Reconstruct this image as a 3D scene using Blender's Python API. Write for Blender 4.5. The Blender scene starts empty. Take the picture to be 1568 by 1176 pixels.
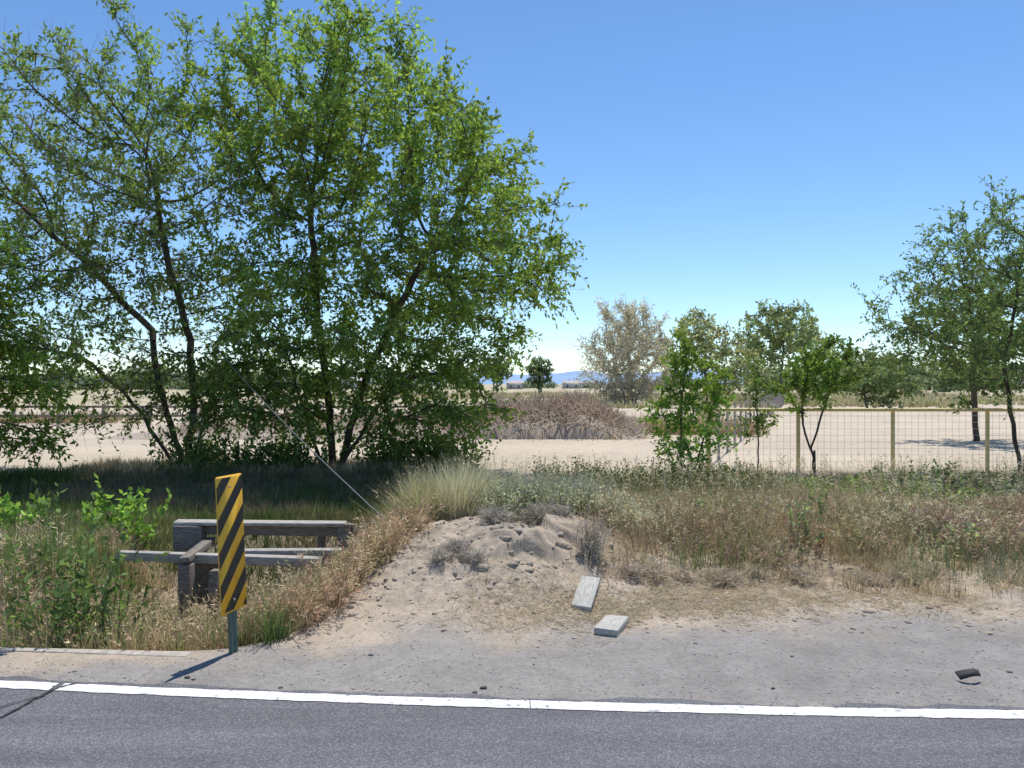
import bpy, math, random
import numpy as np
from mathutils import Vector, kdtree, Euler
random.seed(7)
R = np.random.default_rng(7)
scene = bpy.context.scene
CAM_H = 1.8

# ------------------------------------------------------------------ noise
_T = np.random.default_rng(3).random((256,256))
def vnoise(x,y):
    x=np.asarray(x,float); y=np.asarray(y,float)
    xi=np.floor(x).astype(int); yi=np.floor(y).astype(int)
    fx=x-xi; fy=y-yi
    fx=fx*fx*(3-2*fx); fy=fy*fy*(3-2*fy)
    a=_T[xi%256,yi%256]; b=_T[(xi+1)%256,yi%256]
    c=_T[xi%256,(yi+1)%256]; d=_T[(xi+1)%256,(yi+1)%256]
    return (a*(1-fx)+b*fx)*(1-fy)+(c*(1-fx)+d*fx)*fy
def fbm(x,y,s=1.0,o=4):
    v=0;a=.5;t=0
    for i in range(o):
        v=v+a*vnoise(x*s+17.3*i,y*s+9.1*i); t+=a; a*=.5; s*=2.03
    return v/t
def sm(a,b,x):
    t=np.clip((np.asarray(x,float)-a)/(b-a),0,1); return t*t*(3-2*t)

# ------------------------------------------------------------------ terrain shape
def road_y(x):
    x=np.asarray(x,float); xc=np.clip(x,-4,4)
    return 4.575-0.075*xc+0.008*xc*xc + (x-xc)*np.where(x>0,-0.011,-0.139)
def ditch_edge(y):
    return -1.66+0.32*np.clip(y-5.6,0,2.2)
def ditch_mask(x,y):
    e=ditch_edge(y)-x
    return sm(0.0,1.0,e)*sm(5.5,6.3,y)*(1-sm(2.6,3.6,e))*(1-sm(9.6,11.5,y))
def mound_mask(x,y):
    x=np.asarray(x,float); y=np.asarray(y,float)
    sx=np.where(x>-.42,1.25,1.08)
    q=((x+0.42)/sx)**2+((y-7.8)/1.3)**2
    return np.exp(-np.power(q,1.35))
def hgt(x,y):
    x=np.asarray(x,float); y=np.asarray(y,float)
    m=mound_mask(x,y)
    z=0.42*m*(1+0.30*(fbm(x,y,2.0)-.5))
    z=z+0.12*np.exp(-(((x-0.85)/0.7)**2+((y-8.0)/.85)**2))
    z=z+0.20*np.exp(-((y-9.0)/1.5)**2)*sm(-1.0,0.6,x)
    z=z-0.75*ditch_mask(x,y)
    z=z-0.18*sm(10.5,12.0,y)*(1-sm(14.5,16.5,y))
    rough=sm(5.6,7.0,y)*(1-sm(16,20,y))
    z=z+rough*((fbm(x,y,1.1)-.5)*.12+(fbm(x,y,5.0)-.5)*.05)
    # eroded lumps with broken faces on the right half of the mound
    r=m*sm(-.5,-.1,x)*sm(6.85,7.15,y)
    xw=x+(fbm(x,y,4,2)-.5)*.16; yw=y+(fbm(x+5,y,4,2)-.5)*.16
    z=z+r*.14*(1-sm(.45,.51,fbm(xw+2.2,yw+1.7,2.2,2)))-r*.07
    z=z+m*(np.abs(fbm(x,y,5.0,3)-.5)*-.22)
    z=z+sm(5.9,6.6,y)*(1-sm(9,11,y))*(fbm(x,y,13.,2)-.5)*.035
    z=z+sm(22,40,y)*(fbm(x,y,.08)-.5)*.3*(1-sm(200,400,y))
    z=z+(fbm(x,y,9.0)-.5)*.008
    z=z-0.012
    z=np.where(y<road_y(x)+.2, np.minimum(z,-0.012), z)
    return z

# ------------------------------------------------------------------ mesh builder
class MB:
    def __init__(s): s.v=[];s.f=[];s.c=[];s.n=0
    def add(s,v,f,c):
        v=np.asarray(v,float).reshape(-1,3); f=np.asarray(f,int).reshape(-1,3)
        c=np.asarray(c,float)
        if c.ndim==1: c=np.tile(c,(len(v),1))
        s.v.append(v); s.f.append(f+s.n); s.c.append(c); s.n+=len(v)
    def obj(s,name,mat,parent=None,smooth=False):
        v=np.concatenate(s.v); f=np.concatenate(s.f); c=np.concatenate(s.c)
        me=bpy.data.meshes.new(name)
        me.vertices.add(len(v)); me.vertices.foreach_set("co",v.ravel())
        me.loops.add(f.size); me.loops.foreach_set("vertex_index",f.ravel().astype(np.int32))
        me.polygons.add(len(f)); me.polygons.foreach_set("loop_start",np.arange(0,f.size,3,dtype=np.int32))
        if smooth: me.polygons.foreach_set("use_smooth",np.ones(len(f),bool))
        me.update(calc_edges=True)
        a=me.color_attributes.new("Col",'FLOAT_COLOR','POINT')
        cc=np.ones((len(v),4)); cc[:,:3]=np.clip(c,0,1); a.data.foreach_set("color",cc.ravel())
        me.materials.append(mat); me.validate()
        o=bpy.data.objects.new(name,me); scene.collection.objects.link(o)
        if parent: o.parent=parent
        return o
def empty(name,loc=(0,0,0)):
    e=bpy.data.objects.new(name,None); e.empty_display_size=.2
    scene.collection.objects.link(e); return e

# ------------------------------------------------------------------ materials
def newmat(name):
    m=bpy.data.materials.new(name); m.use_nodes=True
    n=m.node_tree.nodes; l=m.node_tree.links
    for k in list(n): n.remove(k)
    out=n.new('ShaderNodeOutputMaterial'); return m,n,l,out
def mat_leaf(name,trans=.38,tint=(1.25,1.2,.7,1)):
    m,n,l,out=newmat(name)
    at=n.new('ShaderNodeAttribute'); at.attribute_name='Col'
    d=n.new('ShaderNodeBsdfDiffuse'); t=n.new('ShaderNodeBsdfTranslucent')
    hs=n.new('ShaderNodeMix'); hs.data_type='RGBA'; hs.blend_type='MULTIPLY'; hs.inputs[0].default_value=1
    hs.inputs[7].default_value=tint
    l.new(at.outputs['Color'],hs.inputs[6]); l.new(hs.outputs[2],t.inputs['Color'])
    l.new(at.outputs['Color'],d.inputs['Color'])
    mx=n.new('ShaderNodeMixShader'); mx.inputs[0].default_value=trans
    l.new(d.outputs[0],mx.inputs[1]); l.new(t.outputs[0],mx.inputs[2])
    l.new(mx.outputs[0],out.inputs[0]); return m
def mat_attr(name,rough=.9,nscale=30,amt=.35,bump=.3,bscale=60,dist=.01):
    m,n,l,out=newmat(name)
    at=n.new('ShaderNodeAttribute'); at.attribute_name='Col'
    tc=n.new('ShaderNodeTexCoord')
    nz=n.new('ShaderNodeTexNoise'); nz.inputs['Scale'].default_value=nscale; nz.inputs['Detail'].default_value=6
    nz.inputs['Roughness'].default_value=.7
    l.new(tc.outputs['Object'],nz.inputs['Vector'])
    mr=n.new('ShaderNodeMapRange'); mr.inputs[1].default_value=.25; mr.inputs[2].default_value=.75
    mr.inputs[3].default_value=1-amt; mr.inputs[4].default_value=1+amt
    l.new(nz.outputs['Fac'],mr.inputs[0])
    mu=n.new('ShaderNodeVectorMath'); mu.operation='SCALE'
    l.new(at.outputs['Color'],mu.inputs[0]); l.new(mr.outputs[0],mu.inputs['Scale'])
    p=n.new('ShaderNodeBsdfPrincipled'); p.inputs['Roughness'].default_value=rough
    p.inputs['Specular IOR Level'].default_value=.2
    l.new(mu.outputs[0],p.inputs['Base Color'])
    b=n.new('ShaderNodeTexNoise'); b.inputs['Scale'].default_value=bscale; b.inputs['Detail'].default_value=5
    l.new(tc.outputs['Object'],b.inputs['Vector'])
    bp=n.new('ShaderNodeBump'); bp.inputs['Strength'].default_value=bump; bp.inputs['Distance'].default_value=dist
    l.new(b.outputs['Fac'],bp.inputs['Height']); l.new(bp.outputs[0],p.inputs['Normal'])
    l.new(p.outputs[0],out.inputs[0]); return m
def mat_asphalt():
    m,n,l,out=newmat('asphalt')
    tc=n.new('ShaderNodeTexCoord')
    vo=n.new('ShaderNodeTexVoronoi'); vo.inputs['Scale'].default_value=150
    l.new(tc.outputs['Object'],vo.inputs['Vector'])
    sp=n.new('ShaderNodeSeparateColor'); l.new(vo.outputs['Color'],sp.inputs[0])
    cr=n.new('ShaderNodeValToRGB'); e=cr.color_ramp.elements
    e[0].color=(.085,.085,.092,1); e[1].color=(.22,.217,.214,1); e.new(.6).color=(.125,.125,.132,1)
    l.new(sp.outputs[0],cr.inputs[0])
    nz=n.new('ShaderNodeTexNoise'); nz.inputs['Scale'].default_value=1.3; nz.inputs['Detail'].default_value=8
    nz.inputs['Roughness'].default_value=.65
    mp=n.new('ShaderNodeMapping'); mp.inputs['Scale'].default_value=(.35,2.5,1)
    l.new(tc.outputs['Object'],mp.inputs[0]); l.new(mp.outputs[0],nz.inputs['Vector'])
    mr=n.new('ShaderNodeMapRange'); mr.inputs[1].default_value=.3; mr.inputs[2].default_value=.7
    mr.inputs[3].default_value=.72; mr.inputs[4].default_value=1.22; l.new(nz.outputs['Fac'],mr.inputs[0])
    mu=n.new('ShaderNodeVectorMath'); mu.operation='SCALE'
    l.new(cr.outputs[0],mu.inputs[0]); l.new(mr.outputs[0],mu.inputs['Scale'])
    p=n.new('ShaderNodeBsdfPrincipled'); p.inputs['Roughness'].default_value=.8
    p.inputs['Specular IOR Level'].default_value=.3
    l.new(mu.outputs[0],p.inputs['Base Color'])
    bp=n.new('ShaderNodeBump'); bp.inputs['Strength'].default_value=.4; bp.inputs['Distance'].default_value=.003
    l.new(vo.outputs['Distance'],bp.inputs['Height']); l.new(bp.outputs[0],p.inputs['Normal'])
    l.new(p.outputs[0],out.inputs[0]); return m
def mat_plain(name,col,rough=.6,metal=0,nscale=20,amt=.2,bump=.1,stretch=(1,1,1),chip=None):
    m,n,l,out=newmat(name)
    tc=n.new('ShaderNodeTexCoord'); mp=n.new('ShaderNodeMapping'); mp.inputs['Scale'].default_value=stretch
    l.new(tc.outputs['Object'],mp.inputs[0])
    nz=n.new('ShaderNodeTexNoise'); nz.inputs['Scale'].default_value=nscale; nz.inputs['Detail'].default_value=7
    l.new(mp.outputs[0],nz.inputs['Vector'])
    cr=n.new('ShaderNodeValToRGB'); e=cr.color_ramp.elements
    e[0].position=.3; e[1].position=.7
    e[0].color=tuple(c*(1-amt) for c in col)+(1,); e[1].color=tuple(min(1,c*(1+amt)) for c in col)+(1,)
    if chip:
        e[0].position=.38; k=e.new(.33); k.color=chip+(1,)
    l.new(nz.outputs['Fac'],cr.inputs[0])
    p=n.new('ShaderNodeBsdfPrincipled'); p.inputs['Roughness'].default_value=rough; p.inputs['Metallic'].default_value=metal
    p.inputs['Specular IOR Level'].default_value=.3
    l.new(cr.outputs[0],p.inputs['Base Color'])
    bp=n.new('ShaderNodeBump'); bp.inputs['Strength'].default_value=bump; bp.inputs['Distance'].default_value=.01
    l.new(nz.outputs['Fac'],bp.inputs['Height']); l.new(bp.outputs[0],p.inputs['Normal'])
    l.new(p.outputs[0],out.inputs[0]); return m
M_LEAF=mat_leaf('leaf_foliage',.44); M_GRASS=mat_leaf('grass_blades',.28,(1.1,1.05,.85,1))
M_BARK=mat_attr('bark',.9,25,.4,.6,40,.02)
M_GROUND=mat_attr('ground_soil',.95,22,.22,.6,45,.012)
M_STONE=mat_attr('stone',.9,30,.2,.3,60)
M_ASPH=mat_asphalt()
M_WOOD=mat_plain('weathered_wood',(.21,.18,.15),.85,0,14,.5,.5,(1,8,8))
M_WOODL=mat_plain('grey_wood',(.37,.34,.30),.85,0,14,.45,.5,(1,8,8))
M_PLANK=mat_plain('bleached_plank',(.42,.40,.355),.8,0,14,.25,.3,(8,1,8))
M_LINE=mat_plain('white_road_paint',(.74,.74,.72),.6,0,28,.10,.1,(1,1,1),(.30,.295,.29))
M_CONC=mat_plain('concrete',(.40,.355,.30),.9,0,18,.2,.4)
M_TAN=mat_plain('tan_pipe_paint',(.76,.59,.27),.5,0,10,.12,.1)
M_WIRE=mat_plain('galvanised_wire',(.46,.43,.36),.5,.2)
M_YEL=mat_plain('yellow_reflective',(.78,.45,.045),.45,0,12,.12,.05)
M_BLK=mat_plain('black_paint',(.02,.02,.02),.5)
M_GRN=mat_plain('green_steel',(.10,.15,.13),.5,.2)
M_CABLE=mat_plain('steel_cable',(.20,.20,.20),.5,.4)
M_TAR=mat_plain('tar_crack',(.03,.03,.032),.7)
M_MOUNT=mat_plain('hazy_mountain',(.26,.38,.55),1,0,.002,.1,0)  # blue of the distance haze is painted into the mountain colour
M_WALLW=mat_plain('shed_wall',(.55,.53,.50),.8,0,2,.1,0)
M_ROOF=mat_plain('shed_roof',(.42,.37,.35),.6,0,2,.1,0)
M_DARK=mat_plain('dark_opening',(.16,.16,.16),.8)
M_RUB=mat_plain('tyre_rubber',(.03,.03,.032),.7)

# ------------------------------------------------------------------ primitives
def box(mb,c,s,rz=0,rx=0,ry=0,col=(.5,.5,.5),jit=0):
    v=np.array([[x,y,z] for x in(-.5,.5) for y in(-.5,.5) for z in(-.5,.5)])*np.array(s)
    if jit: v=v+R.normal(0,jit,v.shape)
    Mx=np.array(Euler((rx,ry,rz)).to_matrix()); v=v@Mx.T+np.array(c)
    f=[(0,1,3),(0,3,2),(4,6,7),(4,7,5),(0,4,5),(0,5,1),(2,3,7),(2,7,6),(0,2,6),(0,6,4),(1,5,7),(1,7,3)]
    mb.add(v,f,col)
def bevel(o,w=.006,seg=2):
    b=o.modifiers.new('bevel','BEVEL'); b.width=w; b.segments=seg; b.limit_method='ANGLE'
def tubes(mb,A,B,ra,rb,k,col):
    A=np.asarray(A,float).reshape(-1,3);B=np.asarray(B,float).reshape(-1,3);n=len(A)
    ra=np.broadcast_to(ra,(n,));rb=np.broadcast_to(rb,(n,))
    d=B-A; L=np.linalg.norm(d,axis=1,keepdims=True)+1e-9; d=d/L
    ref=np.where(np.abs(d[:,2:3])>.9,np.array([[1.,0,0]]),np.array([[0,0,1.]]))
    u=np.cross(d,ref); u/=np.linalg.norm(u,axis=1,keepdims=True)+1e-9; w=np.cross(d,u)
    an=np.arange(k)*2*math.pi/k
    ring=u[:,None,:]*np.cos(an)[None,:,None]+w[:,None,:]*np.sin(an)[None,:,None]
    VA=A[:,None]+ring*ra[:,None,None]; VB=B[:,None]+ring*rb[:,None,None]
    V=np.concatenate([VA,VB],1)
    f=[]
    for i in range(k):
        j=(i+1)%k; f+= [(i,j,k+j),(i,k+j,k+i)]
    F=(np.arange(n)*2*k)[:,None,None]+np.array(f)[None]
    c=np.asarray(col,float)
    if c.ndim==2: c=np.repeat(c,2*k,axis=0)
    mb.add(V,F,c)
def unit(v): return v/(np.linalg.norm(v,axis=-1,keepdims=True)+1e-9)

def blades(mb,P,h,w,az,lean,col,tip=None):
    n=len(P); hd=np.stack([np.cos(az),np.sin(az),np.zeros(n)],1)
    wa=R.random(n)*math.pi; wd=np.stack([np.cos(wa),np.sin(wa),np.zeros(n)],1)*(w/2)[:,None]
    up=np.array([[0,0,1.]])
    zt=np.sqrt(np.clip(1-lean**2,.08,1))
    mid=P+hd*(lean*h*.33)[:,None]+up*(h*.55*np.maximum(zt,.5))[:,None]
    tp=P+hd*(lean*h)[:,None]+up*(h*zt)[:,None]
    V=np.stack([P-wd,P+wd,mid-wd*.8,mid+wd*.8,tp],1)
    F=(np.arange(n)*5)[:,None,None]+np.array([(0,1,3),(0,3,2),(2,3,4)])[None]
    tc=col if tip is None else tip
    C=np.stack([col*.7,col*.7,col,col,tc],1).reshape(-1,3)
    mb.add(V,F,C)
def tufts(mb,C,n,rad,h,w,lean,colf,hvar=.35,tipmul=1.1):
    N=len(C); hh=np.broadcast_to(h,(N,))
    cc=colf(C[:,0],C[:,1])
    X=np.repeat(C,n,axis=0); az=R.random(N*n)*2*math.pi
    r=np.abs(R.normal(0,1,N*n))*rad
    x=X[:,0]+np.cos(az)*r; y=X[:,1]+np.sin(az)*r
    P=np.stack([x,y,hgt(x,y)-.01],1)
    H=np.repeat(hh,n)*(1+R.normal(0,hvar,N*n)).clip(.3,1.8)
    ln=np.abs(R.normal(lean,.25,N*n)).clip(0,.95)
    col=np.repeat(cc,n,axis=0)*(1+R.normal(0,.22,(N*n,1))).clip(.4,1.7)
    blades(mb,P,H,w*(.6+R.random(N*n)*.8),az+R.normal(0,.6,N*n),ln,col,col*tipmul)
def heads(mb,C,n,rad,h,lean,colf,hl=.05,hw=.007,k=4):
    N=len(C); cc=colf(C[:,0],C[:,1]); X=np.repeat(C,n,axis=0); M=N*n
    az=R.random(M)*6.283; r=np.abs(R.normal(0,1,M))*rad
    x=X[:,0]+np.cos(az)*r; y=X[:,1]+np.sin(az)*r; P=np.stack([x,y,hgt(x,y)-.01],1)
    H=np.repeat(np.broadcast_to(h,(N,)),n)*R.uniform(.6,1.25,M); ln=np.abs(R.normal(lean,.2,M)).clip(0,.85)
    hd=np.stack([np.cos(az),np.sin(az),0*az],1)
    T=P+hd*(ln*H)[:,None]; T[:,2]+=H*np.sqrt(1-ln**2)
    col=np.repeat(cc,n,axis=0)*R.uniform(.7,1.3,(M,1))
    tubes(mb,P,T,.0014,.001,3,col*.9)
    D=unit(T-P)
    t=R.uniform(-.22,.04,(M,k)); B=T[:,None]+D[:,None]*(H[:,None]*t)[...,None]
    ld=unit(D[:,None]*.6+hd[:,None]*.5+R.normal(0,.55,(M,k,3))+np.array([0,0,-.1]))
    sd=unit(np.cross(ld,R.normal(0,1,(M,k,3)))); s=(hl*R.uniform(.6,1.3,(M,k)))[...,None]
    V=np.stack([B,B+ld*s*.4+sd*hw*.5,B+ld*s,B+ld*s*.4-sd*hw*.5],2).reshape(-1,3); q=M*k
    F=(np.arange(q)*4)[:,None,None]+np.array([(0,1,2),(0,2,3)])[None]
    mb.add(V,F,np.repeat(np.repeat(col*1.15,k,axis=0),4,axis=0))
def sprays(mbt,mbl,P,D,L,k,size,lcol,tcol,droop=.15,tw=.004,wr=.30,spread=.8,curl=-.18):
    M=len(P)
    if mbt is not None:
        end=P+D*L[:,None]-np.array([[0,0,1.]])*(droop*L)[:,None]
        tubes(mbt,P,end,tw,tw*.3,3,tcol)
    t=(np.arange(k)+R.random((M,k)))/k*.92+.1
    pos=P[:,None]+D[:,None]*(L[:,None]*t)[...,None]; pos[...,2]-=droop*L[:,None]*t*t
    ld=unit(D[:,None]*.45+unit(R.normal(0,1,(M,k,3)))*spread+np.array([0,0,curl]))
    sd=unit(np.cross(ld,R.normal(0,1,(M,k,3))))
    s=(size*(.65+.7*R.random((M,k))))[...,None]
    b=pos; V=np.stack([b,b+ld*s*.45+sd*s*wr,b+ld*s,b+ld*s*.45-sd*s*wr],2).reshape(-1,3)
    n=M*k; F=(np.arange(n)*4)[:,None,None]+np.array([(0,1,2),(0,2,3)])[None]
    c=np.asarray(lcol,float)
    if c.ndim==1: c=np.tile(c,(M,1))
    c=np.repeat(c,k,axis=0)*(1+R.normal(0,.22,(n,1))).clip(.45,1.7)
    mbl.add(V,F,np.repeat(c,4,axis=0))

# ------------------------------------------------------------------ trees (space colonisation)
def make_tree(name,stems,ells,ncl,per,leafcol,leafsize,nspray=3,nleaf=9,seed=1,step=.28,infl=3.2,
              clr=.5,tip=.0055,bark=(.10,.08,.06),spl=.45,leafless=0.0,twigcol=(.16,.13,.10),pw=2.35,maxr=.022,wr=.26,droop=.15,zlift=1.1,hi=0):
    rg=np.random.default_rng(seed)
    E=np.array([e[:6] for e in ells]); vol=E[:,3]*E[:,4]*E[:,5]
    wt=vol*np.array([e[6] if len(e)>6 else 1 for e in ells]); wt/=wt.sum()
    att=[]
    for c in range(ncl):
        e=E[rg.choice(len(E),p=wt)]
        d=unit(rg.normal(0,1,3)); r=rg.random()**.42
        cen=e[:3]+d*r*e[3:6]
        att.append(cen+rg.normal(0,1,(per,3))*clr*rg.uniform(.5,1.1))
    att=np.concatenate(att); att=att[att[:,2]>.35]
    pos=[];par=[]
    for st in stems:
        pts=[np.array(p,float) for p in st]
        cur=pts[0]; pos.append(cur); par.append(-1); last=len(pos)-1
        for a,b in zip(pts[:-1],pts[1:]):
            m=max(1,int(np.linalg.norm(b-a)/step))
            for i in range(1,m+1):
                p=a+(b-a)*i/m+rg.normal(0,.02,3)*step/.28
                pos.append(p); par.append(last); last=len(pos)-1
    alive=list(range(len(att))); kill=step*1.6
    for it in range(120):
        kd=kdtree.KDTree(len(pos))
        for i,p in enumerate(pos): kd.insert(p,i)
        kd.balance(); acc={}; na=[]
        for a in alive:
            co,i,d=kd.find(att[a])
            if d<kill: continue
            na.append(a)
            if d<infl: acc.setdefault(i,[]).append(a)
        alive=na
        if not acc: break
        added=0
        for i,al in acc.items():
            dv=unit(att[al]-pos[i]).sum(0)
            if par[i]>=0: dv=dv+.5*unit(pos[i]-pos[par[i]])
            dv=unit(dv+rg.normal(0,.12,3))
            q=pos[i]+dv*step
            co,j,dd=kd.find(q)
            if dd<step*.35: continue
            pos.append(q); par.append(i); added+=1
        if not added: break
    P=np.array(pos); par=np.array(par); n=len(P)
    rad=np.full(n,0.0); ch=np.zeros(n)
    for i in range(n-1,-1,-1):
        r=tip if ch[i]==0 else ch[i]**(1/pw)
        rad[i]=r
        if par[i]>=0: ch[par[i]]+=r**pw
    root=empty(name); tb=MB(); lf=MB()
    idx=np.where(par>=0)[0]
    thick=idx[rad[idx]>.03]; thin=idx[rad[idx]<=.03]
    bk=np.array(bark)
    for s,k in((thick,8),(thin,4)):
        if len(s):
            rp=np.minimum(rad[par[s]],rad[s]*1.35)
            c=bk*(.8+.4*rg.random((len(s),1)))
            tubes(tb,P[par[s]],P[s],rp,rad[s],k,c)
    for i in np.where(par<0)[0]:
        tubes(tb,[P[i]-np.array([0,0,.4])],[P[i]+np.array([0,0,.15])],rad[i]*1.6,rad[i]*1.02,8,bk)
    s=np.where((rad<maxr)&(par>=0))[0]
    s=np.repeat(s,nspray)
    d0=unit(P[s]-P[par[s]])
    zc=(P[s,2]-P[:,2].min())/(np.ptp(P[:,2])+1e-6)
    D=unit(d0*.7+unit(rg.normal(0,1,(len(s),3)))*.9+np.stack([0*zc,0*zc,(zc-.42)*zlift],1))
    L=spl*(.5+.8*rg.random(len(s)))
    st=P[s]-(P[s]-P[par[s]])*rg.random((len(s),1))
    cl=fbm(P[s,0]*1.0+P[s,1]*.7,P[s,2]*1.0+P[s,1]*.3,.9,3)
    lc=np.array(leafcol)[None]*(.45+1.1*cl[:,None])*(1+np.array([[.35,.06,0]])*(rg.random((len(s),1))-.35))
    lc=lc*(.85+hi*zc[:,None])  # leaf colour lightened towards the crown top, painting in the sunlit top
    lk=rg.random(len(s))>=leafless*(.4+1.2*fbm(P[s,0]+P[s,1],P[s,2],.5,2))
    if (~lk).any():
        q=~lk; m0=st[q]; tubes(tb,m0,m0+D[q]*L[q][:,None],tip*.6,tip*.2,3,np.array(twigcol))
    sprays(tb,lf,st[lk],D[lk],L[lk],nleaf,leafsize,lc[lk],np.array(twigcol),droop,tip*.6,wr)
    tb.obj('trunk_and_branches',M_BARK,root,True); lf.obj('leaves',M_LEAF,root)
    return root

G1=(.20,.305,.075)
zb=float(hgt(-3.8,17.3))
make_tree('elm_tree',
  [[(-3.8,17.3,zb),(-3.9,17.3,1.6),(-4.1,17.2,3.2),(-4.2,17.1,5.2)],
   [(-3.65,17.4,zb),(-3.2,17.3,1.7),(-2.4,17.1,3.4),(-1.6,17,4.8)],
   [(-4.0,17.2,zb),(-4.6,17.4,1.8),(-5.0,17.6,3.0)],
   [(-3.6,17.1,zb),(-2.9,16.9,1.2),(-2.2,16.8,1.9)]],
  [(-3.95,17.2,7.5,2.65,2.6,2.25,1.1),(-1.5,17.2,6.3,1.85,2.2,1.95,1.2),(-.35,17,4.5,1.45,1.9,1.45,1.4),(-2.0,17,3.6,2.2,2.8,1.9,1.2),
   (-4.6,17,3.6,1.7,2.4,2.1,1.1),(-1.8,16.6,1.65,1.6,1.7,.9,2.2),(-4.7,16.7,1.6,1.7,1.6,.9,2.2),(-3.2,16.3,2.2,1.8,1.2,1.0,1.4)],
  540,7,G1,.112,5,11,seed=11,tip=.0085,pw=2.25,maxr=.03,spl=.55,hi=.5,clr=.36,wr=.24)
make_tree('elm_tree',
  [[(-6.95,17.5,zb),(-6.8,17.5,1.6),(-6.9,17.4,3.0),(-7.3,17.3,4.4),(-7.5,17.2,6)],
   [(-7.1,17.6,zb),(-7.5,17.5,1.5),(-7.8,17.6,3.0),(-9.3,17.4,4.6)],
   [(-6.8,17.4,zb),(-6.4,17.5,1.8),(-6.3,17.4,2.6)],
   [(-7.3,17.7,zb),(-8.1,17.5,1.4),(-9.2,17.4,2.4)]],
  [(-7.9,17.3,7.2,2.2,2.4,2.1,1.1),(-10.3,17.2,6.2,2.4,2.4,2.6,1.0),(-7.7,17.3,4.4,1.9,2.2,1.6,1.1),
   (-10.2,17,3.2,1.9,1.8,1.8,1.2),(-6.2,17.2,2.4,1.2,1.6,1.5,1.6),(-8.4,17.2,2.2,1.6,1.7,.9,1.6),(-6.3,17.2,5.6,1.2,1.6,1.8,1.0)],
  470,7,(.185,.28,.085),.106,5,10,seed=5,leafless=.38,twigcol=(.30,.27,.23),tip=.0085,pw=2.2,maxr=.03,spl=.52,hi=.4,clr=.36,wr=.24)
make_tree('elm_tree',
  [[(-12.2,15.5,zb),(-12.0,15.5,1.5),(-11.7,15.4,3.2)]],
  [(-11.0,15.3,3.0,2.2,2,1.7),(-9.8,15.2,1.6,1.4,1.6,1.1,2.0),(-12.5,15.4,5.0,2,2,1.4)],
  230,7,(.23,.37,.075),.108,5,10,seed=9,tip=.0085,maxr=.03,hi=.3,clr=.38,spl=.5,wr=.24)
make_tree('young_elm_tree',[[(3.15,15,-.15),(3.1,15,.6),(3.15,15,1.9)],[(3.2,15,-.15),(3.5,15,.7),(3.7,15,1.4)],[(3.1,15,-.15),(2.8,15,.7)]],
  [(3.15,15,2.15,.28,.3,.6,1.4),(3.05,15,1.35,.55,.45,.5),(3.55,15,1.5,.42,.4,.4),(3.3,15,.8,.6,.4,.4)],110,6,(.28,.44,.10),.08,4,9,seed=21,step=.14,clr=.13,spl=.26,tip=.005,infl=2,maxr=.014,zlift=1.6)
make_tree('young_elm_tree',[[(6.15,16.6,-.05),(6.1,16.6,.5),(6.3,16.6,1.2)],[(6.15,16.6,.3),(5.95,16.6,.8),(5.9,16.6,1.3)]],
  [(6.3,16.6,2.0,.52,.5,.6),(5.85,16.6,1.75,.4,.4,.45),(6.75,16.6,2.2,.28,.3,.4)],85,6,(.20,.32,.08),.085,4,10,seed=22,step=.15,clr=.14,spl=.27,tip=.007,infl=2,maxr=.018,zlift=1.4)
make_tree('young_elm_tree',[[(4.7,15.6,-.1),(4.7,15.6,.8),(4.65,15.6,1.8)]],
  [(4.75,15.6,.95,.4,.35,.4),(4.65,15.6,1.9,.16,.2,.5,1.3)],26,5,(.25,.39,.11),.068,3,8,seed=23,step=.14,clr=.12,spl=.25,tip=.0045,infl=2,maxr=.014)
make_tree('willow_tree',[[(10.15,16.3,0),(10.0,16.3,1.0),(9.85,16.3,2.2),(10.1,16.3,3.6)],[(10.2,16.3,0),(10.3,16.3,1.2),(10.8,16.3,2.6)]],
  [(9.0,16.3,3.75,1.45,1.3,1.0),(10.3,16.3,4.4,1.5,1.4,1.0,1.3),(8.5,16.3,2.85,1.1,1.1,.7,1.3),(10.0,16.3,2.7,1.5,1.3,.8,1.3),(11.6,16.3,3.4,1.4,1.4,1.4)],
  350,7,(.21,.32,.14),.09,5,11,seed=31,wr=.21,droop=.3,tip=.0065,maxr=.025,clr=.32,spl=.48)
make_tree('elm_tree',[[(14.8,26,0),(14.7,26,1.5),(14.6,26,3)]],
  [(14.6,26,3.3,2.2,2.2,1.2),(16,26,4.0,2,2,1.3)],120,7,(.19,.28,.11),.17,4,9,seed=33,step=.4,clr=.5,infl=4,tip=.014,maxr=.05,pw=2.2)
# distant trees
make_tree('bare_cottonwood_tree',[[(10.4,70,0),(10.2,70,2),(10,70,4)],[(9.9,70,0),(9,70,2.5)],[(10.6,70,0),(11.3,70,2.5)]],
  [(10.0,70,5.6,3.0,3.2,3.0),(8.7,70,3.4,2.4,2.6,2.4,1.2),(11.8,70,3.6,2.0,2,2.3,1.2),(10,70,1.8,3,2,1.2,1.2)],380,8,(.58,.57,.48),.26,6,8,seed=41,step=.5,clr=.5,infl=5,tip=.022,spl=1.0,maxr=.09,wr=.15,twigcol=(.55,.53,.50),bark=(.42,.39,.36),pw=2.8,zlift=1.8)
make_tree('cottonwood_tree',[[(17.9,75,0),(17.8,75,3),(17.7,75,5)]],
  [(17.2,75,5.9,2.3,2.8,2.4),(19.8,75,3.6,2.4,2.2,2.3),(15.4,75,3.4,1.8,2.2,2.2)],220,7,(.43,.50,.31),.34,4,8,seed=42,step=.6,clr=.5,infl=5,tip=.02,spl=.9,maxr=.1,pw=2.6,zlift=1.8,bark=(.2,.18,.15))  # pale leaf green has distance haze mixed into the colour
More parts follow.
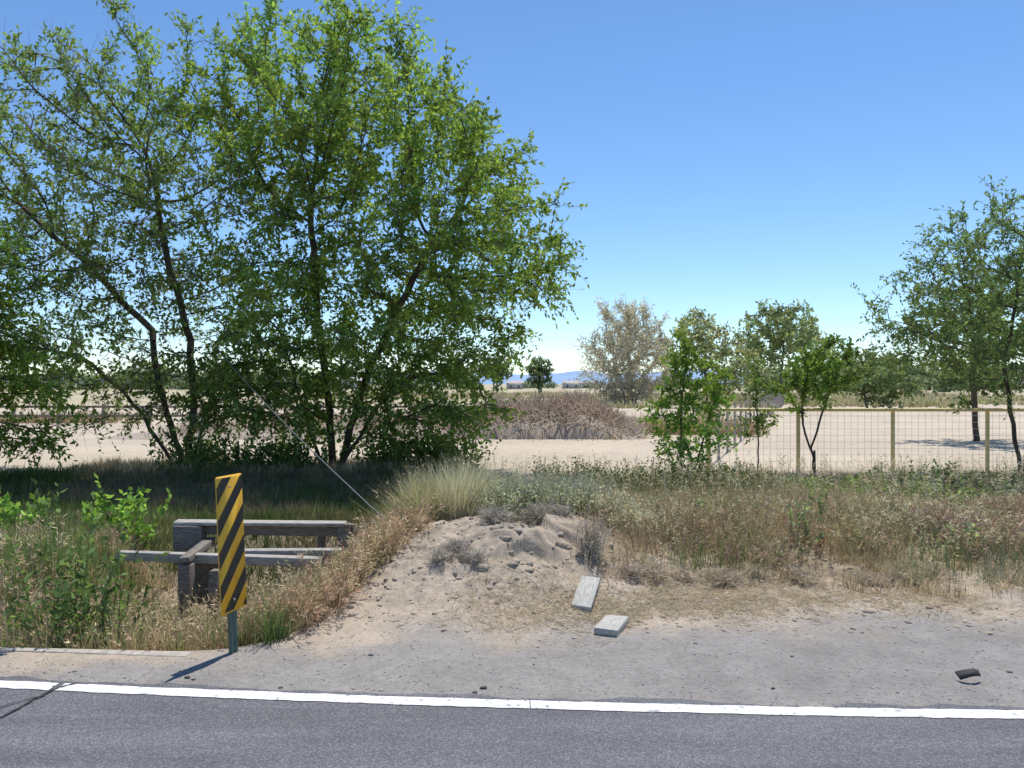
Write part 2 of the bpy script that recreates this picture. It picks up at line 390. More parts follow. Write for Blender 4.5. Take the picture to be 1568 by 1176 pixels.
make_tree('cottonwood_tree',[[(26.4,80,0),(26.4,80,3),(26.6,80,5)]],
  [(26.4,80,7.0,3.8,3.5,2.2),(23.6,80,5.2,2.2,2,1.7),(29.2,80,4.8,2.2,2,2.0),(24,80,2.6,2,2,1.6)],250,7,(.35,.45,.25),.36,4,8,seed=43,step=.6,clr=.55,infl=5,tip=.02,spl=.9,maxr=.1,pw=2.6,bark=(.2,.18,.15))  # leaf green paled too, haze put into the colour
make_tree('cottonwood_tree',[[(25.2,58,0),(25.1,58,1.2),(25,58,2)]],
  [(25,58,2.6,1.9,2,1.4),(27.2,58,2.0,1.8,1.6,1.0)],130,7,(.25,.34,.17),.28,4,8,seed=44,step=.45,clr=.42,infl=5,tip=.014,spl=.6,maxr=.07)
make_tree('cottonwood_tree',[[(4.9,150,0),(4.9,150,2)]],
  [(4.9,150,4.6,2.3,2.2,1.8),(4.9,150,3,1.8,2,1.4)],80,8,(.20,.28,.17),.55,4,8,seed=45,step=.7,clr=.45,infl=5,tip=.03,spl=.7,maxr=.2)
make_tree('cottonwood_tree',[[(-2.6,140,0),(-2.6,140,2)]],
  [(-2.6,140,4.2,2.6,2.2,1.8)],60,8,(.20,.28,.17),.55,4,8,seed=46,step=.7,clr=.5,infl=5,tip=.03,spl=.7,maxr=.2)

tl=MB(); tr=MB()  # treeline crown colours are lightened to paint in haze
def clump(x,y,z,rx,ry,rz,n,size,col):
    d=unit(R.normal(0,1,(n,3)))*(R.random((n,1))**.35)
    P=np.array([x,y,z])+d*np.array([rx,ry,rz]); P=P[P[:,2]>0.1]
    c=np.array(col)*(.6+.8*fbm(P[:,0]*.5,P[:,2]*.5+P[:,1],.8,2))[:,None]
    sprays(None,tl,P,unit(R.normal(0,1,P.shape)),np.full(len(P),size*1.5),3,size,c,None)
for i in range(110):
    x=R.uniform(84,260); y=R.uniform(210,300); s=R.uniform(2.6,5.4)
    clump(x,y,s*1.1,s*1.2,s,s*1.0,110,1.15,(.21,.27,.19) if R.random()<.6 else (.32,.37,.25))
    tubes(tr,[(x,y,0)],[(x,y,s)],.25,.15,5,(.1,.08,.06))
for i in range(18):
    x=R.uniform(60,110); y=R.uniform(170,230); s=R.uniform(1.8,3.4)
    clump(x,y,s*1.0,s*1.2,s,s*1.0,110,1.,(.25,.31,.21))
for i in range(110):
    x=R.uniform(-260,-12); y=R.uniform(250,340); s=R.uniform(1.8,5.)
    clump(x,y,s*1.0,s*1.5,s,s*1.0,80,1.15,(.20,.26,.18))
    tubes(tr,[(x,y,0)],[(x,y,s)],.25,.15,5,(.1,.08,.06))
for i in range(34):
    x=R.uniform(2,90); y=R.uniform(330,420); s=R.uniform(.9,1.8)
    clump(x,y,s,s*2.5,s,s,60,.9,(.23,.28,.22))
e=empty('distant_treeline'); tl.obj('crowns',M_LEAF,e); tr.obj('trunks',M_BARK,e)

# ------------------------------------------------------------------ ground sheet
def geo(a,step,lim,g):
    o=[];v=a;s=step
    while v<lim: s*=g; v+=s; o.append(v)
    return o
xs=np.arange(0,2.0,.022).tolist()+np.arange(2.0,7.01,.045).tolist(); xs+=np.arange(7.15,14,.15).tolist(); xs+=geo(xs[-1],.2,5200,1.17)
xs=np.array([-v for v in xs[:0:-1]]+xs)
ys=np.array([-80,-40,-20,-10,-5,-2,0,2,3,3.6]+np.arange(4,6.5,.04).tolist()+np.arange(6.5,8.6,.02).tolist()+np.arange(8.6,12,.045).tolist()+np.arange(12,24,.18).tolist()+geo(24,.2,6500,1.13))
X,Y=np.meshgrid(xs,ys); Z=hgt(X,Y)
n1=fbm(X,Y,1.6); n2=fbm(X,Y,7.0); n3=fbm(X,Y,.35)
def mixc(a,b,t): return a*(1-t[...,None])+b*t[...,None]
dirt=np.array([.395,.325,.25]); grav=np.array([.25,.232,.212]); veg=np.array([.29,.23,.155]); field=np.array([.49,.41,.31]); grassf=np.array([.40,.35,.21])
C=np.broadcast_to(dirt,X.shape+(3,)).copy()
edge=5.80+.16*np.clip(X,-3,6)+(n1-.5)*1.2
C=mixc(grav[None,None]*(.80+.40*n1[...,None]),C,sm(-.3,.45,Y-edge))
vm=sm(6.75,7.5,Y+(n1-.5)*1.2-.05*X)*sm(.2,.9,X+(n2-.5)*.4)+sm(8.3,8.9,Y)+ditch_mask(X,Y)*.9
vm=np.clip(vm,0,1)*(1-sm(15.8,16.8,Y+(n1-.5)*1.5))
C=mixc(C,veg[None,None]*(.7+.6*n2[...,None]),vm)
C=mixc(C,field[None,None]*(.86+.28*n3[...,None]),sm(15.8,16.8,Y+(n1-.5)*1.5))
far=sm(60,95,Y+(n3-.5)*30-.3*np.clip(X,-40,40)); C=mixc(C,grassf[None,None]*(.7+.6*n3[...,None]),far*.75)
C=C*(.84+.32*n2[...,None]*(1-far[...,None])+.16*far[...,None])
mm=mound_mask(X,Y)[...,None]; C=C*(1-mm*.16*sm(.48,.56,fbm(X,Y,3.5,4))[...,None])
gy,gx=len(ys),len(xs); I=np.arange(gy*gx).reshape(gy,gx)
a,b,c,d=I[:-1,:-1].ravel(),I[:-1,1:].ravel(),I[1:,1:].ravel(),I[1:,:-1].ravel()
gm=MB(); gm.add(np.stack([X,Y,Z],-1),np.concatenate([np.stack([a,b,c],1),np.stack([a,c,d],1)]),C.reshape(-1,3))
gm.obj('ground',M_GROUND,smooth=True)

# ------------------------------------------------------------------ road
def strip(name,y0f,y1f,z,mat,x0=-60,x1=60,st=.1,par=None):
    xx=np.linspace(x0,x1,max(4,int((x1-x0)/st))); a=np.stack([xx,y0f(xx),np.full_like(xx,z)],1); b=np.stack([xx,y1f(xx),np.full_like(xx,z)],1)
    n=len(xx); m=MB(); i=np.arange(n-1)
    m.add(np.concatenate([a,b]),np.concatenate([np.stack([i,i+1,n+i+1],1),np.stack([i,n+i+1,n+i],1)]),(.1,.1,.1)); return m.obj(name,mat,par)
strip('asphalt_road',lambda x:road_y(x)*0-4.5,lambda x:road_y(x)+.12+(fbm(x,x*0,3.,4)-.5)*.16,.004,M_ASPH,st=.03)
rl=empty('white_edge_line')
for i,(a0,a1) in enumerate([(-60,-2.715),(-2.675,.098),(.104,60)]):
    strip('line_segment',lambda x:road_y(x)-.057+(fbm(x,x*0+3,14.,3)-.5)*.018,lambda x:road_y(x)+.057+(fbm(x,x*0+7,14.,3)-.5)*.018,.008,M_LINE,a0,a1,.03,rl)
cr=MB()
def ribbon(mb,pts,w,z,col=(.02,.02,.02)):
    P=np.array(pts,float); out=[]
    for p,q in zip(P[:-1],P[1:]):
        m=8
        for k in range(m): out.append(p+(q-p)*k/m)
    out.append(P[-1]); out=np.array(out)+R.normal(0,.006,(len(out),2))
    t=np.gradient(out,axis=0); t/=np.linalg.norm(t,axis=1,keepdims=True); nn=np.stack([-t[:,1],t[:,0]],1)
    ww=w*(.4+1.1*R.random(len(out)))[:,None]/2
    A=np.c_[out+nn*ww,np.full(len(out),z)];B=np.c_[out-nn*ww,np.full(len(out),z)]
    n=len(out);i=np.arange(n-1); mb.add(np.concatenate([A,B]),np.concatenate([np.stack([i,n+i,n+i+1],1),np.stack([i,n+i+1,i+1],1)]),col)
ribbon(cr,[(-2.60,4.89),(-2.69,4.80),(-2.72,4.6),(-2.75,4.35),(-2.8,4.0),(-2.9,3.3)],.016,.012)
ribbon(cr,[(-2.69,4.70),(-2.9,4.45),(-3.0,4.2),(-3.3,3.9)],.012,.0125)
cr.obj('road_crack',M_TAR)

def rocks(mb,X,Y,S,col,sink=.25,rough=.14):
    ph=(1+5**.5)/2
    iv=np.array([(-1,ph,0),(1,ph,0),(-1,-ph,0),(1,-ph,0),(0,-1,ph),(0,1,ph),(0,-1,-ph),(0,1,-ph),(ph,0,-1),(ph,0,1),(-ph,0,-1),(-ph,0,1)])/1.9
    fi=np.array([(0,11,5),(0,5,1),(0,1,7),(0,7,10),(0,10,11),(1,5,9),(5,11,4),(11,10,2),(10,7,6),(7,1,8),(3,9,4),(3,4,2),(3,2,6),(3,6,8),(3,8,9),(4,9,5),(2,4,11),(6,2,10),(8,6,7),(9,8,1)])
    n=len(X); sc=np.stack([S*R.uniform(.7,1.3,n),S*R.uniform(.7,1.3,n),S*R.uniform(.4,.8,n)],1)
    a=R.random(n)*6.28; v=iv[None]*(1+R.normal(0,rough,(n,12,1)))*sc[:,None]
    vx=v[...,0]*np.cos(a)[:,None]-v[...,1]*np.sin(a)[:,None]; vy=v[...,0]*np.sin(a)[:,None]+v[...,1]*np.cos(a)[:,None]
    z=np.maximum(hgt(X,Y),np.where(Y<road_y(X)+.1,.004,-1))
    V=np.stack([vx+X[:,None],vy+Y[:,None],v[...,2]+(z+S*sink)[:,None]],-1)
    mb.add(V,(np.arange(n)*12)[:,None,None]+fi[None],np.repeat(col,12,axis=0))
g=MB(); n=15000
x=R.uniform(-5,8,n); y=road_y(x)+.07+np.abs(R.normal(0,1,n))*.8
s=R.gamma(2.2,.0011,n)+.0014; big=R.random(n)<.006; s[big]*=2.6
ok=(x>ditch_edge(y)-.1)|(y<5.4); x,y,s=x[ok],y[ok],s[ok]
c=np.array([.33,.30,.265])*R.uniform(.65,1.4,(len(x),1)); rocks(g,x,y,s,c,0.05); g.obj('gravel',M_STONE)
g=MB(); n=2400; x=R.uniform(-1.5,4,n); y=R.uniform(5.9,8.3,n); s=R.gamma(1.5,.0052,n)+.003
ok=(ditch_edge(y)+.05<x); x,y,s=x[ok],y[ok],s[ok]
rocks(g,x,y,s,np.array([.385,.32,.247])*R.uniform(.9,1.06,(len(x),1)),-.1,.22)
n=36; x=R.normal(.05,.28,n); y=R.uniform(6.85,7.8,n); s=R.uniform(.02,.06,n)
rocks(g,x,y,s,np.array([.37,.31,.24])*R.uniform(.92,1.05,(n,1)),-.2,.3)
g.obj('dirt_clods',M_STONE)
g=MB(); px=np.array([-.17,-.22,-1.38,1.55,-2.0,-1.95]);py=np.array([4.86,4.78,4.87,4.85,5.03,5.0]); rocks(g,px,py,np.array([.022,.018,.012,.014,.02,.012]),np.tile([.12,.105,.095],(6,1))); g.obj('dark_stones',M_STONE)

# ------------------------------------------------------------------ concrete headwall at culvert
m=MB(); box(m,(-3.3,5.56,-.155),(2.3,.06,.30),rz=-.09,jit=.006); box(m,(-5.6,5.76,-.15),(2.3,.06,.30),rz=-.07,jit=.006)
o=m.obj('concrete_headwall',M_CONC); bevel(o,.012)

# ------------------------------------------------------------------ object marker sign
sg=empty('object_marker_sign')
ang=math.radians(76); ux=np.array([math.cos(ang),math.sin(ang),0]); nz_=np.array([math.sin(ang),-math.cos(ang),0])
lean=-0.042; up=unit(np.array([lean,0,1.]))
base=np.array([-1.86,5.5,0.0]); pw_,ph_=.305,.914
cen=base+up*(.73)
def signpt(u,v,off=0): return cen+ux*u+up*v+nz_*off
pts=[];rr=.02
for cx,cy,a0 in((pw_/2-rr,ph_/2-rr,0),(-pw_/2+rr,ph_/2-rr,90),(-pw_/2+rr,-ph_/2+rr,180),(pw_/2-rr,-ph_/2+rr,270)):
    for k in range(6):
        a=math.radians(a0+k*18); pts.append((cx+rr*math.cos(a),cy+rr*math.sin(a)))
m=MB(); n=len(pts); F=[signpt(u,v,.0015) for u,v in pts]; B=[signpt(u,v,-.0015) for u,v in pts]
fc=[(0,i,i+1) for i in range(1,n-1)]; bc=[(n,n+i+1,n+i) for i in range(1,n-1)]
sd=[]
for i in range(n):
    j=(i+1)%n; sd+=[(i,n+i,n+j),(i,n+j,j)]
m.add(F+B,fc+bc+sd,(.7,.5,.1)); m.obj('panel',M_YEL,sg)
def clip(poly,ax,lim,sgn):
    out=[]
    for i in range(len(poly)):
        p,q=poly[i],poly[(i+1)%len(poly)]; ip=sgn*(p[ax]-lim)<=0; iq=sgn*(q[ax]-lim)<=0
        if ip: out.append(p)
        if ip!=iq:
            t=(lim-p[ax])/(q[ax]-p[ax]); out.append((p[0]+(q[0]-p[0])*t,p[1]+(q[1]-p[1])*t))
    return out
m=MB(); per=.215
for k in range(-4,5):
    v0=k*per+.045; hw=per*.25
    poly=[(-.3,v0-.3-hw),(.3,v0+.3-hw),(.3,v0+.3+hw),(-.3,v0-.3+hw)]
    for ax,lim,sgn in((0,pw_/2-.004,1),(0,-pw_/2+.004,-1),(1,ph_/2-.012,1),(1,-ph_/2+.012,-1)):
        poly=clip(poly,ax,lim,sgn)
        if len(poly)<3: break
    if len(poly)>=3:
        m.add([signpt(u,v,.004) for u,v in poly],[(0,i,i+1) for i in range(1,len(poly)-1)],(0,0,0))
m.obj('black_stripes',M_BLK,sg)
m=MB()
prof=[(-.045,-.012),(-.025,-.012),(-.018,-.045),(.018,-.045),(.025,-.012),(.045,-.012),(.045,-.006),(.022,-.006),(.0145,-.038),(-.0145,-.038),(-.022,-.006),(-.045,-.006)]
lo=base-up*.4; hi=base+up*1.12
V=[lo+ux*u*.85+nz_*w for u,w in prof]+[hi+ux*u*.85+nz_*w for u,w in prof]; n=12
ff=[]
for i in range(n):
    j=(i+1)%n; ff+=[(i,j,n+j),(i,n+j,n+i)]
m.add(V,ff,(.1,.1,.1)); m.obj('u_channel_post',M_GRN,sg)
m=MB()
for v in(.38,-.38): tubes(m,[signpt(0,v,0)],[signpt(0,v,.009)],.009,.008,8,(.3,.3,.3)); tubes(m,[signpt(0,v,.009)],[signpt(0,v,.0095)],.008,.0001,8,(.3,.3,.3))
m.obj('bolts',M_WIRE,sg)

# ------------------------------------------------------------------ wooden headgate
hg=empty('wooden_headgate')
def part(nm,c,s,rz=0,rx=0,ry=0,mat=M_WOOD,par=hg,bv=.01,jit=.006):
    m=MB(); box(m,(0,0,0),s,0,0,0,jit=jit); o=m.obj(nm,mat,par); o.location=c; o.rotation_euler=(rx,ry,rz); bevel(o,bv); return o
part('top_beam',(-2.72,9.02,.205),(1.95,.14,.13),.0,0,.012)
part('top_plank',(-2.75,8.93,.28),(1.85,.16,.035),.01,0,.016,M_WOODL)
part('left_block',(-3.52,8.93,.05),(.30,.22,.42),.05)
part('right_post',(-1.83,8.95,-.02),(.12,.13,.58),.0)
part('mid_post',(-2.12,9.1,-.05),(.10,.1,.5))
part('lower_beam',(-2.95,8.2,.04),(2.05,.12,.09),-.02,0,.03,M_WOODL)
part('lower_beam_far',(-2.4,8.55,.03),(1.2,.1,.07),.12,0,.02,M_WOODL)
part('gate_board',(-3.05,8.35,-.2),(.42,.05,.5),.05)
part('gate_post',(-3.2,8.02,-.24),(.11,.12,.54),.0)
part('gate_post_b',(-2.92,8.0,-.27),(.09,.1,.5),.0,0,.05)
part('cross_brace',(-3.25,8.45,.09),(.10,1.0,.06),.1)

# ------------------------------------------------------------------ planks on the dirt
for x,y,rz,ry,L,W in ((.60,6.62,-.25,.05,.50,.16),(.735,6.02,-.38,0.0,.36,.17)):
    m=MB(); box(m,(0,0,0),(W,L,.045),jit=.003); o=m.obj('wooden_plank',M_PLANK)
    zf=float(hgt(x-.05,y-L*.4)); zbk=float(hgt(x+.05,y+L*.4))
    o.location=(x,y,(zf+zbk)/2+.03); o.rotation_euler=(math.atan2(zbk-zf,L*.8)+.03,ry,rz); bevel(o,.004)
m=MB(); pts=[]
for i in range(9):
    t=i/8; pts.append((2.72+.13*t,4.98-.03*math.sin(t*3),.005+.03*math.sin(t*2.6)))
for i in range(8):
    p=np.array(pts[i]);q=np.array(pts[i+1]); w=.03*(1-.6*i/8); w2=.03*(1-.6*(i+1)/8)
    V=[p+[0,-w,0],p+[0,w,.02],q+[0,-w2,0],q+[0,w2,.02],p+[0,-w,.012],p+[0,w,.032],q+[0,-w2,.012],q+[0,w2,.032]]
    m.add(V,[(0,2,3),(0,3,1),(4,5,7),(4,7,6),(0,4,6),(0,6,2),(1,3,7),(1,7,5)],(.03,.03,.03))
m.obj('tyre_scrap',M_RUB)

# ------------------------------------------------------------------ guy wire
A=np.array([-.95,8.0,.2]); B=np.array([-6.0,16.0,2.75]); m=MB(); ts=np.linspace(0,1,30)
P=A+(B-A)*ts[:,None]; P[:,2]-=.12*np.sin(ts*math.pi)
tubes(m,P[:-1],P[1:],.007,.007,6,(.2,.2,.2)); tubes(m,[A-np.array([-.15,.2,.25])],[A+np.array([-.04,.06,.02])],.012,.012,6,(.2,.2,.2))
m.obj('guy_wire',M_CABLE)

# ------------------------------------------------------------------ tan pipe fence with wire mesh
pf=empty('pipe_fence'); rails=MB(); wires=MB()
fy=17.0; x0=4.1; x1=19.5
posts=[x0]+[5.96+1.97*i for i in range(8)]
for x in posts:
    z=float(hgt(x,fy)); tubes(rails,[(x,fy,z-.2)],[(x,fy,1.25)],.042,.042,10,(.4,.3,.1)); tubes(rails,[(x,fy,1.25)],[(x,fy,1.27)],.042,.005,10,(.4,.3,.1))
tubes(rails,[(x0,fy,1.265)],[(x1,fy-.3,1.265)],.038,.038,10,(.4,.3,.1))
for i in range(9): tubes(wires,[(x0,fy-.05,.06+i*.135)],[(x1,fy-.05,.06+i*.135)],.003,.003,4,(.4,.4,.4))
xx=np.arange(x0,x1,.14); tubes(wires,np.c_[xx,xx*0+fy-.053,xx*0+.02],np.c_[xx,xx*0+fy-.053,xx*0+1.24],.0027,.0027,4,(.4,.4,.4))
rails.obj('rails_and_posts',M_TAN,pf,True); wires.obj('wire_mesh',M_WIRE,pf)
rf=empty('wire_fence'); m=MB(); a=np.array([4.15,17.3]); b=np.array([24.,72.])
N=26; ps=[a+(b-a)*i/N for i in range(N+1)]
for p in ps: z=float(hgt(*p)); tubes(m,[(p[0],p[1],z-.1)],[(p[0],p[1],1.25)],.035,.035,6,(.3,.27,.22))
for zz in(.3,.75,1.15): tubes(m,[(a[0],a[1],zz)],[(b[0],b[1],zz)],.008,.008,4,(.4,.4,.4))
m.obj('posts_and_wires',M_WOODL,rf)
lf_=empty('wooden_fence'); m=MB()
for i in range(14):
    x=-26+i*2.0; z=float(hgt(x,36)); box(m,(x,36,.45),(.12,.12,1.0))
for zz in(.4,.8): box(m,(-13,35.91,zz),(26,.03,.10))
m.obj('posts_and_rails',M_WOOD,lf_)

# ------------------------------------------------------------------ vegetation masses
def pick(xy,pal,sc,seedoff=0,jit=.18):
    x,y=xy; t=fbm(x+seedoff,y-seedoff,sc,3); t=np.clip((t-.3)/.4,0,.999)+R.normal(0,jit,len(x)); t=np.clip(t,0,.999)
    pal=np.array(pal); return pal[(t*len(pal)).astype(int)]
STRAW=(.66,.55,.36);TAN=(.52,.41,.26);RED=(.42,.28,.20);OLIVE=(.34,.34,.17);GREEN=(.19,.29,.085);GREY=(.42,.44,.34);PALE=(.66,.62,.44);DK=(.2,.15,.1)
PURP=(.36,.25,.205); GG=(.28,.31,.19)
def region(n,x0,x1,y0,y1,fn=None):
    x=R.uniform(x0,x1,n); y=R.uniform(y0,y1,n)
    if fn is not None:
        k=fn(x,y)>R.random(n); x,y=x[k],y[k]
    return np.stack([x,y],1)
dry=MB();grn=MB();red=MB()
edgeR=lambda x:6.85+.05*x+(fbm(x,x*0,1.2,3)-.5)*1.2
def fR(x,y):
    inside=(y>edgeR(x))*sm(.65,1.2,x+(fbm(x,y,2)-.5)*.8+.9*sm(8.4,9.1,y))
    return inside*(.12+.88*sm(.40,.55,fbm(x-7,y+3,1.7,3)))*(.35+.65*sm(0,1.2,y-edgeR(x)))
C=region(11500,-.3,9.0,6.8,12.5,fR)
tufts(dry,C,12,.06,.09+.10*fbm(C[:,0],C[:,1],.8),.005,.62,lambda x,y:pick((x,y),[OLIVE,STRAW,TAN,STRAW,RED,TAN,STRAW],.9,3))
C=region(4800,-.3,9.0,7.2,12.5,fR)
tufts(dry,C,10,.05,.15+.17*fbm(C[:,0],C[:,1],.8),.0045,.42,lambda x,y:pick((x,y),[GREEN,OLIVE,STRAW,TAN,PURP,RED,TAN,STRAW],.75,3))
C=region(5200,.3,9.0,7.3,12.0,lambda x,y:fR(x,y)*sm(.43,.58,fbm(x+5,y,.6,3)))
heads(red,C,6,.07,.24,.42,lambda x,y:pick((x,y),[PURP,(.48,.34,.25),(.42,.28,.21),PURP,TAN],1.0,8),.05,.009,5)
C=region(2400,.8,9.0,7.8,12.5,fR)
heads(red,C,5,.07,.30,.4,lambda x,y:pick((x,y),[PALE,STRAW,OLIVE,TAN],1.2,2),.05,.008,5)
C=region(2600,2.2,10.5,11.5,15.6)
tufts(grn,C,14,.07,.18,.009,.38,lambda x,y:pick((x,y),[GREEN,(.27,.39,.13),(.26,.35,.14),OLIVE],.8,1))
C=region(3200,.5,9.0,7.3,12,lambda x,y:fR(x,y)**.5*sm(.54,.60,fbm(x-3,y+4,.8,3)))
tufts(grn,C,14,.06,.22,.006,.38,lambda x,y:pick((x,y),[GREEN,(.26,.34,.15),GG],.9,1))
C=region(1500,4.2,9.0,7.0,9.0,fR)
tufts(grn,C,14,.06,.2,.005,.45,lambda x,y:pick((x,y),[GG,(.33,.34,.25),GREY,GG],.9,1))
C=region(3200,3,11,11.5,16.3)
tufts(dry,C,10,.07,.17,.008,.45,lambda x,y:pick((x,y),[OLIVE,TAN,STRAW,TAN],.8,1))
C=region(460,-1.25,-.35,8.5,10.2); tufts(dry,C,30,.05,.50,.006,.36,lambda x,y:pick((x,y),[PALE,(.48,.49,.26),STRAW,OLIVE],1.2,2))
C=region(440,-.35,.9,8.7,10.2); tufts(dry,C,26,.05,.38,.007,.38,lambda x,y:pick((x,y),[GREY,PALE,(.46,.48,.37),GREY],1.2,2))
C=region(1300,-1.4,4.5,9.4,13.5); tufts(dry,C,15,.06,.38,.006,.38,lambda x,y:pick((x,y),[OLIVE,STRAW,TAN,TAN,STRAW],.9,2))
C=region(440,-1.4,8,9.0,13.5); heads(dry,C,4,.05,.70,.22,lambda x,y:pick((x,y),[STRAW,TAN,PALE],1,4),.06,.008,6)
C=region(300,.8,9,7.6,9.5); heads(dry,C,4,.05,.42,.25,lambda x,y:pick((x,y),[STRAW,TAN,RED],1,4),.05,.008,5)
# left ditch
inD=lambda x,y:(x<ditch_edge(y)-.05+(fbm(x,y,2)-.5)*.3)&(y>5.68)
C=region(2700,-6.5,-.8,5.7,8.8,lambda x,y:inD(x,y)*(.35+.65*sm(.36,.50,fbm(x+9,y,1.4,3))))
tufts(grn,C,15,.06,.30,.006,.36,lambda x,y:pick((x,y),[(.21,.32,.09),GREEN,(.28,.32,.16),(.22,.32,.11),OLIVE,TAN],.8,6))
C=region(3200,-6.5,-.8,5.8,8.8,lambda x,y:inD(x,y)*sm(.42,.54,fbm(x+2,y+2,.7,3)+.14*sm(-2.6,-1.6,x)))
tufts(dry,C,9,.06,.28,.005,.5,lambda x,y:pick((x,y),[TAN,(.52,.38,.27),STRAW,RED],1,6),tipmul=1.2)
heads(red,C,4,.07,.38,.38,lambda x,y:pick((x,y),[TAN,(.56,.41,.29),STRAW,RED],1,6),.05,.009,5)
C=region(380,-4.6,-1.6,6.2,7.8,lambda x,y:inD(x,y)*1.0)
heads(dry,C,5,.07,.55,.28,lambda x,y:pick((x,y),[STRAW,(.55,.40,.28),TAN,OLIVE],1,6),.06,.009,6)
tufts(dry,C,8,.06,.46,.006,.3,lambda x,y:pick((x,y),[OLIVE,TAN,STRAW],1,6))
C=region(1300,-2.3,-.95,6.0,8.1,lambda x,y:inD(x,y)*1.0)
tufts(dry,C,8,.06,.22,.005,.5,lambda x,y:pick((x,y),[(.55,.40,.29),TAN,STRAW],1,6))
heads(red,C,6,.07,.28,.5,lambda x,y:pick((x,y),[(.60,.43,.32),TAN,(.55,.38,.28),STRAW],1,6),.05,.008,6)
# under trees
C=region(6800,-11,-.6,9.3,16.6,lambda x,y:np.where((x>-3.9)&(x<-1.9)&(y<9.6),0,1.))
tufts(grn,C,12,.08,.18,.010,.45,lambda x,y:pick((x,y),[(.13,.19,.06),(.12,.16,.06),(.2,.2,.1),(.2,.2,.1),(.3,.24,.15)],.6,9))  # darker greens, tree shade painted into the grass colour
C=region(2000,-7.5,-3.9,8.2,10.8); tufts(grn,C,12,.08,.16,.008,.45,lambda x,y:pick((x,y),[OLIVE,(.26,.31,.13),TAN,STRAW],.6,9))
C=region(1500,-9,-1.2,16.2,18); tufts(dry,C,10,.1,.2,.012,.45,lambda x,y:pick((x,y),[OLIVE,TAN,STRAW],.6,9))
C=region(420,-2,6.5,6.1,7.2,lambda x,y:(fbm(x,y,1.5,3)>.52)&(x>ditch_edge(y)+.9)); tufts(dry,C,9,.06,.08,.004,.65,lambda x,y:pick((x,y),[STRAW,TAN,PALE],1,3))
lit=MB(); n=12000
cx=R.choice(np.array([1.1,1.6,.6,2.4,3.2,.1,3.9,4.6,2.0]),n)+R.normal(0,.45,n); cy=6.40+.12*np.clip(cx-1,-.5,5)+R.normal(0,.30,n)+.25*(cx>1)
ok=(cy>5.4)&(cx>ditch_edge(cy)+.5)&(fbm(cx,cy,2.2,3)+R.normal(0,.05,n)>.47); cx,cy=cx[ok],cy[ok]
az=R.random(len(cx))*6.28; L=R.uniform(.02,.12,len(cx)); p0=np.stack([cx,cy,hgt(cx,cy)+.004+R.random(len(cx))*.01],1)
x2=cx+np.cos(az)*L; y2=cy+np.sin(az)*L; p1=np.stack([x2,y2,hgt(x2,y2)+.006+R.random(len(cx))*.02],1)
tubes(lit,p0,p1,.0016,.0012,3,np.array([.70,.60,.42])*R.uniform(.6,1.2,(len(cx),1)))
lit.obj('straw_litter',M_GRASS)
dry.obj('dry_grass',M_GRASS); grn.obj('green_grass',M_GRASS); red.obj('cheatgrass',M_GRASS)

def weed(name,pts,h,nst,leaf,col,r=.12,k=14,lean=.3,wr=.22,tcol=(.2,.2,.1)):
    root=empty(name); a=MB();b=MB(); P=[];D=[];L=[]
    for (x,y,s) in pts:
        for i in range(nst):
            az=R.random()*6.28; rr=abs(R.normal(0,r))*s; xx=x+math.cos(az)*rr; yy=y+math.sin(az)*rr
            P.append((xx,yy,float(hgt(xx,yy))-.01)); l=abs(R.normal(lean,.15)); D.append((math.cos(az)*l,math.sin(az)*l,1)); L.append(h*s*R.uniform(.6,1.15))
    P=np.array(P);D=unit(np.array(D));L=np.array(L)
    c=np.array(col)*R.uniform(.75,1.25,(len(P),1))
    sprays(a,b,P,D,L,k,leaf,c,np.array(tcol),.05,.004,wr,.9,.1); a.obj('stems',M_GRASS,root); b.obj('leaves',M_LEAF,root)
weed('leafy_weeds',[(-3.25,5.95,1.2),(-3.1,6.1,1.15),(-3.35,6.3,1.2),(-3.2,6.5,1.1),(-3.6,6.2,.9)],1.15,10,.07,(.16,.24,.09),.06,36,.12)
weed('leafy_weeds',[(x,y,R.uniform(.6,1.1)) for x,y in region(60,-4.5,-2.0,5.8,7.0,lambda x,y:inD(x,y)*1.)],.48,6,.045,(.19,.30,.09),.08,20,.3)
weed('broadleaf_shrub',[(-4.6,9.6,1.0),(-4.4,9.5,.8),(-4.85,9.7,.8),(-5.9,9.8,.7),(-6.1,9.7,.6)],.70,9,.09,(.27,.45,.10),.12,18,.4,.32)
weed('kochia_weeds',[(x,y,R.uniform(.7,1.2)) for x,y in region(120,-.3,1.3,8.4,10.0)],.40,8,.04,(.48,.51,.41),.08,26,.35,.16)
weed('kochia_weeds',[(x,y,R.uniform(.6,1.2)) for x,y in region(170,1.5,9.5,7.6,13)],.32,6,.04,(.32,.36,.24),.07,22,.3,.18)
weed('green_weeds',[(x,y,R.uniform(.7,1.2)) for x,y in region(150,2.5,12,12.5,15.8)],.34,6,.07,(.24,.36,.11),.1,18,.35,.25)
weed('milkweed',[(2.9,8.4,1),(3.05,8.3,.9),(3.4,9.2,1.1),(4.4,8.0,.9),(5.1,9.2,1.1),(5.6,8.4,1),(2.2,9.4,1)],.5,3,.07,(.28,.35,.19),.05,16,.12,.3)
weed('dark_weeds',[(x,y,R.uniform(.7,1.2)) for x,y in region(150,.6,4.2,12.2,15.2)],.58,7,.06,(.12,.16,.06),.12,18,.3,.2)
weed('shrub_understory',[(x,y,R.uniform(.5,1.3)) for x,y in region(70,-7.4,-.9,16.3,18.2)],.85,7,.10,(.13,.20,.07),.16,14,.4,.28)

